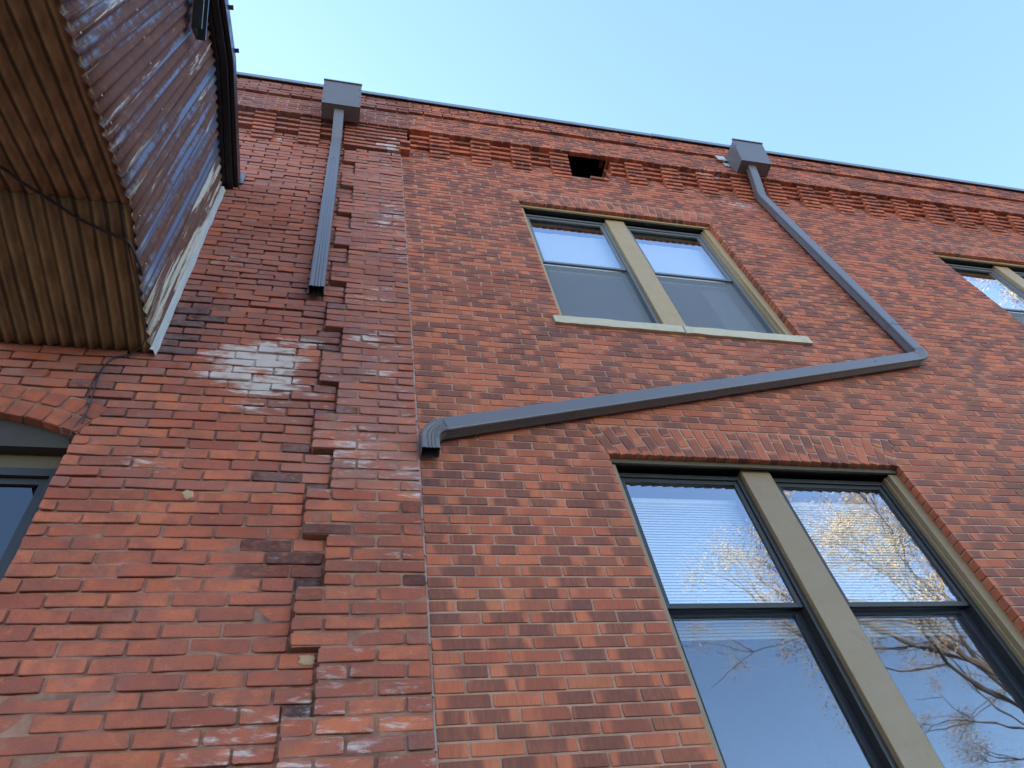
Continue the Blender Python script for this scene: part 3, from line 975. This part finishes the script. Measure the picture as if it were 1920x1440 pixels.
# ------------------------------------------------------------------ downspouts
def pipe_profile(w=.100, d=.076, flutes=3, fd=.0045, front=True):
    """closed outline (a across, b outwards), fluted like pressed sheet-metal pipe"""
    pts = []
    def side(ax, ay, bx, by, nx, ny, fl, on=True):
        fl = fl if on else 0
        L = math.hypot(bx - ax, by - ay)
        out = []
        n = 26
        for i in range(n):
            t = (i + .5) / n
            x, y = ax + (bx - ax) * t, ay + (by - ay) * t
            s = 0
            if .16 < t < .84 and fl:
                s = fd * (.5 - .5 * math.cos((t - .16) / .68 * 2 * math.pi * fl)) ** 1.5
            out.append((x - nx * s, y - ny * s))
        return out
    r = .008
    a, b = w / 2, d / 2
    pts += side(-a + r, -b, a - r, -b, 0, -1, flutes, front)
    pts += [(a - r * .3, -b + r * .3)]
    pts += side(a, -b + r, a, b - r, 1, 0, flutes)
    pts += [(a - r * .3, b - r * .3)]
    pts += side(a - r, b, -a + r, b, 0, 1, flutes, front)
    pts += [(-a + r * .3, b - r * .3)]
    pts += side(-a, b - r, -a, -b + r, -1, 0, flutes)
    pts += [(-a + r * .3, -b + r * .3)]
    return pts

def sweep(stations, prof):
    """stations: (centre, across, outwards, scale)"""
    mb = MB()
    v = []; f = []
    n = len(prof)
    for (c, ax, ou, sc) in stations:
        for (a, b) in prof:
            v.append(tuple(c + ax * (a * sc) + ou * (b * sc)))
    for i in range(len(stations) - 1):
        for k in range(n):
            k2 = (k + 1) % n
            f.append((i * n + k, i * n + k2, (i + 1) * n + k2, (i + 1) * n + k))
    mb.add(v, f)
    return mb

PROF = pipe_profile()
PLAIN = pipe_profile(flutes=0)
SIDEF = pipe_profile(front=False)
OUT = Vector((0, -1, 0)); EX = Vector((1, 0, 0))
def seg_in_plane(p0, p1, y, prof, sc=1.0):
    """straight run in the wall plane, p=(x,z)"""
    d = Vector((p1[0] - p0[0], 0, p1[1] - p0[1])).normalized()
    ax = d.cross(OUT).normalized()
    n = 8
    st = []
    for i in range(n + 1):
        t = i / n
        st.append((Vector((p0[0] + (p1[0] - p0[0]) * t, y, p0[1] + (p1[1] - p0[1]) * t)), ax, OUT, sc))
    return sweep(st, prof)
def elbow_in_plane(c, rad, a0, a1, y, prof, ribs):
    """bend about c in the wall plane with pressed crimps"""
    st = []
    n = ribs * 4
    for i in range(n + 1):
        t = a0 + (a1 - a0) * i / n
        rv = Vector((math.cos(t), 0, math.sin(t)))
        s = 1.0 + (.075 if i % 4 == 2 else (.055 if i % 4 in (1, 3) else .0))
        st.append((Vector((c[0], y, c[1])) + rv * rad, rv, OUT, s))
    return sweep(st, prof)

def screw(parent, loc, r=.006):
    mb = MB()
    n = 8
    mb.add([(0, -.004, 0)] + [(r * math.cos(i * math.pi / 4), 0, r * math.sin(i * math.pi / 4)) for i in range(n)],
           [(0, 1 + i, 1 + (i + 1) % n) for i in range(n)])
    return mb.build('screw', M['pipein'], parent, loc=loc)

def conductor_head(parent, x0, x1, yb, yf, yt, z0, z1):
    """sheet-metal collector box whose front leans out towards its open top"""
    def slab(mb, quad, n):
        v = [Vector(q) for q in quad]
        mb.add([tuple(q) for q in v] + [tuple(q + Vector(n)) for q in v],
               [(0, 1, 2, 3), (7, 6, 5, 4), (0, 4, 5, 1), (1, 5, 6, 2), (2, 6, 7, 3), (3, 7, 4, 0)])
    t = .003
    mb = MB()
    slab(mb, [(x0, yf, z0), (x1, yf, z0), (x1, yt, z1), (x0, yt, z1)], (0, t, 0))
    slab(mb, [(x0, yb, z0), (x0, yf + t, z0), (x0, yt + t, z1), (x0, yb, z1)], (t, 0, 0))
    slab(mb, [(x1, yf + t, z0), (x1, yb, z0), (x1, yb, z1), (x1, yt + t, z1)], (-t, 0, 0))
    mb.box(x0 + t, x1 - t, yf + t, yb, z0 + .004, z0 + .004 + t)
    mb.box(x0 + t, x1 - t, yb - t, yb, z0 + .012, z1)
    o = mb.build('conductor_head', M['pipe'], parent, bevel=.001)
    lp = MB()
    lp.box(x0 - .004, x1 + .004, yt - .012, yt + .014, z1 - .004, z1 + .022)
    lp.build('lip', M['pipe'], o, bevel=.002)
    for k in range(3):
        f = .15 + .30 * k
        y = yf + (yt - yf) * f - .001
        screw(o, (x0 + .016, y, z0 + (z1 - z0) * f)); screw(o, (x1 - .016, y, z0 + (z1 - z0) * f))
    return o

def offset_run(parent, x, ya, za, yb, zb, zc):
    """from under the conductor head, back to the wall, then down"""
    path = []
    def P(y, z): return Vector((x, y, z))
    pts = [P(ya, za + .03), P(ya + (yb - ya) * .25, za + (zb - za) * .25), P(ya + (yb - ya) * .8, za + (zb - za) * .8), P(yb, zb), P(yb, zb + (zc - zb) * .2), P(yb, zc)]
    dense = []
    for i in range(len(pts) - 1):
        for k in range(4): dense.append(pts[i].lerp(pts[i + 1], k / 4))
    dense.append(pts[-1])
    # soften the bends
    for _ in range(2):
        dense = [dense[0]] + [dense[i - 1] * .25 + dense[i] * .5 + dense[i + 1] * .25 for i in range(1, len(dense) - 1)] + [dense[-1]]
    st = []
    for i, c in enumerate(dense):
        t = (dense[min(i + 1, len(dense) - 1)] - dense[max(i - 1, 0)]).normalized()
        ou = EX.cross(t).normalized()
        if ou.y > 0: ou = -ou
        st.append((c, EX, ou, 1.0))
    st = [(c, EX, ou, s) for c, a, ou, s in st]
    mb = sweep(st, [(a, b) for a, b in PLAIN])
    mb.f = [tuple(reversed(q)) for q in mb.f]
    return mb.build('offset_pipe', M['pipe'], parent)

def fixn(mb):
    return mb

YP = -PN - .048
dl = tag(empty('downspout'), 'short straight grey downspout with box head ending halfway down the older wall', 'downspout')
conductor_head(dl, -.416, -.030, -PB - .006, -.327, -.434, 9.325, 9.725)
offset_run(dl, -.240, -.250, 9.325, -.075, 8.95, 8.36)
p = seg_in_plane((-.240, 8.36), (-.236, 6.02), -.075, PROF, 1.04); p.build('pipe', M['pipe'], dl)
p = seg_in_plane((-.236, 6.16), (-.236, 6.13), -.075, PLAIN, .80); 
cp = MB(); cp.box(-.236 - .046, -.236 + .046, -.075 - .034, -.075 + .034, 6.13, 6.14); cp.build('pipe_shade_plug', M['pipein'], dl)  # dark plug painted as the shade up inside the pipe
screw(dl, (-.240, -.1155, 8.40)); screw(dl, (-.240, -.1135, 9.0)); screw(dl, (-.24, -.285, 9.28))

dr = tag(empty('downspout'), 'long grey downspout running down then slanting left between the two windows', 'downspout')
conductor_head(dr, 4.365, 4.762, -PB - .006, -.327, -.434, 9.425, 9.805)
XD = 4.520
offset_run(dr, XD, -.250, 9.425, YP - .01, 8.98, 8.44)
p = seg_in_plane((XD, 8.44), (XD, 6.24), YP - .01, SIDEF, 1.04); p.build('pipe', M['pipe'], dr)
p = seg_in_plane((XD, 6.24), (XD, 5.885), YP - .01, SIDEF, .98); p.build('pipe', M['pipe'], dr)
# slanting run
A = Vector((XD, 5.76)); B = Vector((.475, 4.645))
sl = math.atan2(A.y - B.y, A.x - B.x)
rad = .12
# top elbow: from straight down to down-left
phi = sl
c0 = (XD - rad, 5.885)
e0 = elbow_in_plane(c0, rad, 0.0, -(math.pi / 2 - sl), YP - .01, PROF, 9); e0.build('elbow', M['pipe'], dr)
ex = c0[0] + rad * math.cos(-(math.pi / 2 - sl)); ez = c0[1] + rad * math.sin(-(math.pi / 2 - sl))
# bottom elbow: from down-left to straight down
c1x = .475 - .012 + rad - .0
c1 = (c1x, 4.53)
th = math.pi / 2 + sl
fx, fz = c1[0] + rad * math.cos(th), c1[1] + rad * math.sin(th)
# meet the slanting run
mid = (ex + (fx - ex) * .52, ez + (fz - ez) * .52)
p = seg_in_plane((ex, ez), mid, YP - .01, SIDEF, 1.0); p.build('pipe', M['pipe'], dr)
p = seg_in_plane(mid, (fx, fz), YP - .01, SIDEF, 1.045); p.build('pipe', M['pipe'], dr)
e1 = elbow_in_plane(c1, rad, th, math.pi, YP - .01, PROF, 9); e1.build('elbow', M['pipe'], dr)
p = seg_in_plane((c1[0] - rad, 4.53), (c1[0] - rad, 4.445), YP - .01, PROF, 1.0); p.build('pipe_end', M['pipe'], dr)
cp = MB(); cp.box(c1[0] - rad - .045, c1[0] - rad + .045, YP - .01 - .033, YP - .01 + .033, 4.50, 4.51); cp.build('pipe_shade_plug', M['pipein'], dr)  # dark plug stands in for the unlit inside of the pipe end
for (x, z) in ((XD, 8.47), (XD, 6.27), (3.95, ez + (fz - ez) * (ex - 3.95) / (ex - fx))): screw(dr, (x, YP - .01 - .0405, z))
# white flashing scrap behind the right box
q = MB(); q.box(4.245, 4.362, -PB - .040, -PB - .034, 9.74, 9.87); q.box(4.30, 4.362, -PB - .012, -PB - .006, 9.62, 9.72)
fl_ = q.build('flashing_scrap', M['cream'])
tag(fl_, 'white metal flashing scrap beside the box head at the roof edge', 'flashing')

# ------------------------------------------------------------------ covered stair clad in corrugated iron
cv = tag(empty('covered_stairway', (-1.1, 0, 5.28)), 'rusty corrugated iron covered stair jutting from the older wall', 'covered stair')
XS = -1.12
XL = -1.94
YE = -9.5
def zbot(y): return 5.285 if y > -.90 else 5.285 - (-.90 - y) * .487
def ztop(y): return 7.715 if y > -1.02 else 7.715 - (-1.02 - y) * .53
PITCH = .0705
AMP = .0088
def side_sheet(y0, y1, mat, off, zlo=None, zhi=None):
    mb = MB()
    n = max(4, int((y0 - y1) / PITCH * 8))
    v = []; f = []
    nz = 7
    for i in range(n + 1):
        y = y0 + (y1 - y0) * i / n
        a = zbot(y) - .012 if zlo is None else zlo; b = ztop(y) if zhi is None else zhi
        ph = math.sin(2 * math.pi * y / PITCH)
        for k in range(nz + 1):
            z = a + (b - a) * k / nz
            v.append((XS + off + AMP * ph + .006 * (vnoise(y * 2.3, z * 1.6, 8) - .5), y, z))
    for i in range(n):
        for k in range(nz):
            a = i * (nz + 1) + k
            f.append((a, a + 1, a + nz + 2, a + nz + 1))
    mb.add(v, f)
    o = mb.build('side_sheet', mat, cv, smooth=True)
    s = o.modifiers.new('thickness', 'SOLIDIFY'); s.thickness = .0015
    # nail heads along the lower edge
    return o
ys = [(.0, -.30, 'cs2', .004), (-.275, -.66, 'cs0', -.002), (-.63, -1.10, 'cs1', .002), (-1.07, -1.62, 'cs1', -.002), (-1.59, -2.20, 'cs1', .002), (-2.17, -2.8, 'cs1', -.002)]
y = -2.77
while y > YE:
    ys.append((y, y - .63, rng.choice(('cs0', 'cs1')), rng.choice((-.002, .002)))); y -= .60
for (a, b_, mt, off) in ys: side_sheet(a, max(b_, YE - .1), M[mt], off)
# nails
for (a, dz) in [(-.12 - .1415 * i, .07) for i in range(14)] + [(-.19 - .1415 * i, .85) for i in range(13)] + [(-.19 - .1415 * i, 1.7) for i in range(10)]:
    yy = round((a) / PITCH) * PITCH + PITCH / 4
    mb = MB(); n = 7
    mb.add([(.006, 0, 0)] + [(0, .007 * math.cos(i * 2 * math.pi / n), .007 * math.sin(i * 2 * math.pi / n)) for i in range(n)], [(0, 1 + i, 1 + (i + 1) % n) for i in range(n)])
    mb.build('nail_head', M['steel'] if rng.random() < .5 else M['cs1'], cv, loc=(XS + AMP + .006, yy, zbot(yy) + dz))
def soffit_sheet(x0, x1, y0, y1, mat, dz):
    mb = MB()
    n = int(abs(x1 - x0) / PITCH * 10)
    ny = 12
    for i in range(n + 1):
        x = x0 + (x1 - x0) * i / n
        ph = math.cos(2 * math.pi * (x - .012) / PITCH)
        for k in range(ny + 1):
            y = y0 + (y1 - y0) * k / ny
            sag = .012 * (vnoise(x * 1.9, y * 2.4, 5) - .5) + .006 * (vnoise(x * 6, y * 7, 15) - .5)
            zz = 5.285 if (y0 + y1) / 2 > -.90 else 5.285 - (-.90 - y) * .487
            mb.v.append((x, y, zz + dz + AMP * 1.35 * ph + sag))
            g_ = .5 + .5 * math.sin(2 * math.pi * (x - .012) / PITCH)  # mask for the painted shade stripe on each rib's far flank
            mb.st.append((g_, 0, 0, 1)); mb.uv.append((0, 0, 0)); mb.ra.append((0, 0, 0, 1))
    for i in range(n):
        for k in range(ny):
            a = i * (ny + 1) + k
            mb.f.append((a, a + 1, a + ny + 2, a + ny + 1))
    o = mb.build('soffit_sheet', mat, cv, smooth=True)
    s = o.modifiers.new('thickness', 'SOLIDIFY'); s.thickness = .0015
x = XS + .002
q = 0
while x > XL:
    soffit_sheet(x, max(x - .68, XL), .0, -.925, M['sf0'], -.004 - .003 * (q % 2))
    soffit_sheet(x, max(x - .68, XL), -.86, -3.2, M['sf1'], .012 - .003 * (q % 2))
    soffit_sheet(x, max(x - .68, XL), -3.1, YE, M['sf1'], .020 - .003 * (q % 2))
    x -= .655; q += 1
# far side, roof, eaves
def slope_prism(name, mat, x0, x1, za, zb, y0=-.002, y1=YE, bev=0):
    mb = MB()
    yy = [y0, -1.02, y1]
    v = []
    for y in yy:
        v += [(x0, y, ztop(y) + za), (x1, y, ztop(y) + za), (x1, y, ztop(y) + zb), (x0, y, ztop(y) + zb)]
    f = [(3, 2, 1, 0), (8, 9, 10, 11)]
    for i in range(2):
        for e in range(4):
            f.append((4 * i + e, 4 * i + (e + 1) % 4, 4 * (i + 1) + (e + 1) % 4, 4 * (i + 1) + e))
    mb.add(v, f)
    return mb.build(name, mat, cv, bevel=bev)
slope_prism('fascia', M['blackt'], XS - .02, XS + .034, -.050, .10, bev=.003)
slope_prism('gutter', M['blackt'], XS + .036, XS + .088, -.028, .13, bev=.004)
slope_prism('gutter_lip', M['blackt'], XS + .090, XS + .126, .020, .16, bev=.006)
slope_prism('roof', M['cs1'], XL - .1, XS + .03, .165, .185)
q = MB(); q.box(XL, XL + .02, YE, -.01, .02, 7.6); 
mb = MB()
v = []
for y in (-.002, -.9, -1.02, YE): v += [(XL, y, zbot(y) - .02), (XL, y, ztop(y) + .16), (XL + .02, y, zbot(y) - .02), (XL + .02, y, ztop(y) + .16)]
f = []
for i in range(3): f += [(4 * i, 4 * i + 1, 4 * i + 5, 4 * i + 4), (4 * i + 2, 4 * i + 6, 4 * i + 7, 4 * i + 3)]
mb.add(v, f); mb.build('far_side', M['cs1'], cv)
# little ends of roof sheet peeping over the gutter
for y in (-1.08, -1.42):
    q = MB(); z = ztop(y) + .165; q.add([(XS + .02, y, z), (XS + .152, y - .015, z + .004), (XS + .152, y + .02, z + .014), (XS + .02, y + .03, z + .012)], [(0, 1, 2, 3)])
    o = q.build('roof_sheet_end', M['cs0'], cv); s = o.modifiers.new('thickness', 'SOLIDIFY'); s.thickness = .004
# pale corner flashing against the brick wall
mb = MB()
n = 30
for i in range(n + 1):
    z = 5.245 + (7.62 - 5.245) * i / n
    j = .006 * (vnoise(z * 9, 2) - .5)
    mb.v += [(XS + .010, -.050 + j, z), (XS + .030 + j, -.048, z), (XS + .040 + j * 1.5, -.008, z), (XS + .036 + j, -.004, z)]
for i in range(n):
    for e in range(3): mb.f.append((4 * i + e, 4 * i + e + 1, 4 * i + e + 5, 4 * i + e + 4))
o = mb.build('corner_flashing', M['cream'], cv); s = o.modifiers.new('thickness', 'SOLIDIFY'); s.thickness = .003
# dark channel that hangs on the side of the stair
ch = MB()
p0 = Vector((XS + .045, -1.415, 6.80)); d = Vector((0, -.60, .55)).normalized()
def chan(o_, w_, l_):
    a = Vector((0, d.z, -d.y))
    for (u0, u1, x0_, x1_) in ((-.075, -.055, 0, .06), (.055, .075, 0, .06), (-.055, .055, .0, .012)):
        v = []
        for l in (0, l_):
            for (uu, xx) in ((u0, x0_), (u1, x0_), (u1, x1_), (u0, x1_)):
                v.append(tuple(p0 + d * l + a * uu + Vector((xx, 0, 0))))
        ch.add(v, [(0, 1, 2, 3), (7, 6, 5, 4), (0, 4, 5, 1), (1, 5, 6, 2), (2, 6, 7, 3), (3, 7, 4, 0)])
chan(0, 0, 2.4)
ch.build('channel', M['blackt'], cv)
# grey flashing tab at the gutter end
q = MB(); q.box(-1.02, -.968, -.018, -.010, 7.80, 8.02)
tag(q.build('flashing_tab', M['pipe']), 'small grey metal tab on the brick beside the black gutter end', 'flashing')

# ------------------------------------------------------------------ cables
def tube(name, pts, r, mat, parent=None, n=7, sub=6):
    P = [Vector(p) for p in pts]
    out = []
    for i in range(len(P) - 1):
        p0 = P[max(i - 1, 0)]; p1 = P[i]; p2 = P[i + 1]; p3 = P[min(i + 2, len(P) - 1)]
        for k in range(sub):
            t = k / sub
            out.append(.5 * ((2 * p1) + (-p0 + p2) * t + (2 * p0 - 5 * p1 + 4 * p2 - p3) * t * t + (-p0 + 3 * p1 - 3 * p2 + p3) * t ** 3))
    out.append(P[-1])
    mb = MB()
    for i, c in enumerate(out):
        t = (out[min(i + 1, len(out) - 1)] - out[max(i - 1, 0)]).normalized()
        a = t.cross(Vector((.3, .2, .93))).normalized(); b = t.cross(a).normalized()
        for k in range(n):
            q = 2 * math.pi * k / n
            mb.v.append(tuple(c + (a * math.cos(q) + b * math.sin(q)) * r))
    for i in range(len(out) - 1):
        for k in range(n):
            k2 = (k + 1) % n
            mb.f.append((i * n + k, i * n + k2, (i + 1) * n + k2, (i + 1) * n + k))
    return mb.build(name, mat, parent, smooth=True)
c1_ = tube('cable', [(-2.6, -2.0, 4.72), (-2.05, -1.45, 4.98), (-1.66, -1.13, 5.15), (-1.57, -1.02, 5.20), (-1.475, -.92, 5.243), (-1.36, -.82, 5.262), (-1.21, -.75, 5.262), (-1.15, -.72, 5.262), (-1.115, -.62, 5.258), (-1.108, -.56, 5.27), (-1.118, -.50, 5.31)], .0075, M['cable'])
tag(c1_, 'thick dark cable slung across the underside of the corrugated soffit', 'cable')
c2_ = tube('cable', [(-1.16, -.93, 5.262), (-1.158, -.80, 5.262), (-1.15, -.66, 5.262), (-1.135, -.4, 5.262), (-1.132, -.12, 5.26), (-1.20, -.022, 5.24), (-1.297, -.010, 5.19), (-1.319, -.009, 5.042), (-1.305, -.009, 4.863), (-1.292, -.009, 4.726), (-1.310, -.010, 4.62), (-1.325, .02, 4.555), (-1.322, .07, 4.545)], .0036, M['cable'])
tag(c2_, 'thin black wire running along the soffit edge and down to the small window', 'cable')
c3_ = tube('cable', [(-1.21, -.010, 5.235), (-1.30, -.008, 5.175), (-1.335, -.008, 5.0), (-1.322, -.008, 4.85), (-1.296, -.008, 4.75), (-1.286, -.009, 4.625)], .0028, M['cable'])
tag(c3_, 'short loose black wire on the brick, ending at a white clip', 'cable')
kn = MB()
n = 10
for i, (y_, r_) in enumerate(((.0, .012), (-.012, .018), (-.030, .018), (-.036, .010))):
    for k in range(n): kn.v.append((r_ * math.cos(2 * math.pi * k / n), y_, r_ * math.sin(2 * math.pi * k / n)))
for i in range(3):
    for k in range(n): kn.f.append((i * n + k, (i + 1) * n + k, (i + 1) * n + (k + 1) % n, i * n + (k + 1) % n))
kn.f.append(tuple(range(3 * n, 4 * n)))
kno = kn.build('cable_gland', M['cable'], loc=(-1.322, .10, 4.545))
kno.parent = c2_

# ------------------------------------------------------------------ tree across the yard, seen in the window glass
def tree(base, height, crown_r, seed, label):
    r = random.Random(seed)
    root = tag(empty('tree'), label, 'tree')
    root.location = base
    tips = []
    wood = MB()
    def limb(p0, p1, r0, r1, n=7, seg=5):
        d = p1 - p0
        side = Vector((r.uniform(-1, 1), r.uniform(-1, 1), r.uniform(-.3, .3))) * d.length * .10
        b = len(wood.v)
        for i in range(seg + 1):
            t = i / seg
            c = p0.lerp(p1, t) + side * math.sin(t * math.pi)
            ax = d.normalized().cross(Vector((.21, .9, .37))).normalized(); ay = d.normalized().cross(ax)
            rr = r0 + (r1 - r0) * t
            for k in range(n):
                a = 2 * math.pi * k / n
                wood.v.append(tuple(c + (ax * math.cos(a) + ay * math.sin(a)) * rr))
        for i in range(seg):
            for k in range(n):
                k2 = (k + 1) % n
                wood.f.append((b + i * n + k, b + i * n + k2, b + (i + 1) * n + k2, b + (i + 1) * n + k))
        return p1
    def grow(p, d, length, rad, level):
        e = p + d * length
        limb(p, e, rad, rad * .62, 7 if level < 3 else 4, 5 if level < 3 else 3)
        if level >= 5:
            tips.append(e); return
        nb = 3 if level < 4 else r.choice((2, 3, 3))
        for i in range(nb):
            a = r.uniform(0, 2 * math.pi)
            tilt = r.uniform(.30, .75)
            s = d.cross(Vector((math.cos(a), math.sin(a), .2))).normalized()
            nd = (d * math.cos(tilt) + s * math.sin(tilt) + Vector((0, 0, .10))).normalized()
            grow(e, nd, length * r.uniform(.62, .86), rad * .55, level + 1)
            if level >= 3 and r.random() < .5: tips.append(e + nd * length * .3)
    grow(Vector((0, 0, 0)), Vector((.03, .02, 1)).normalized(), height * .26, .19, 0)
    wood.build('trunk', M['bark'], root)
    lf = MB()
    for t in tips:
        if r.random() < .25: continue
        nq = r.randint(140, 260)
        sp = r.uniform(.10, .25)
        for _ in range(nq):
            c = t + Vector((r.gauss(0, sp), r.gauss(0, sp), r.gauss(-.05, sp * .8)))
            u = Vector((r.uniform(-1, 1), r.uniform(-1, 1), r.uniform(-1, 1))).normalized()
            v_ = u.cross(Vector((r.uniform(-1, 1), r.uniform(-1, 1), r.uniform(-1, 1)))).normalized()
            s = r.uniform(.010, .021)
            lf.add([tuple(c - u * s * 1.3), tuple(c + v_ * s * .7), tuple(c + u * s * 1.3), tuple(c - v_ * s * .7)], [(0, 1, 2, 3)])
    tag(lf.build('crown', M['seed'], root), kind='stuff')
tree((15.0, -8.5, 0), 17.0, 6.0, 3, 'nearly bare tree with golden seed clusters mirrored in the window panes')

tree((20.0, -6.5, 0), 21.0, 6.0, 11, 'taller bare tree with pale gold tufts mirrored in the far upper window')
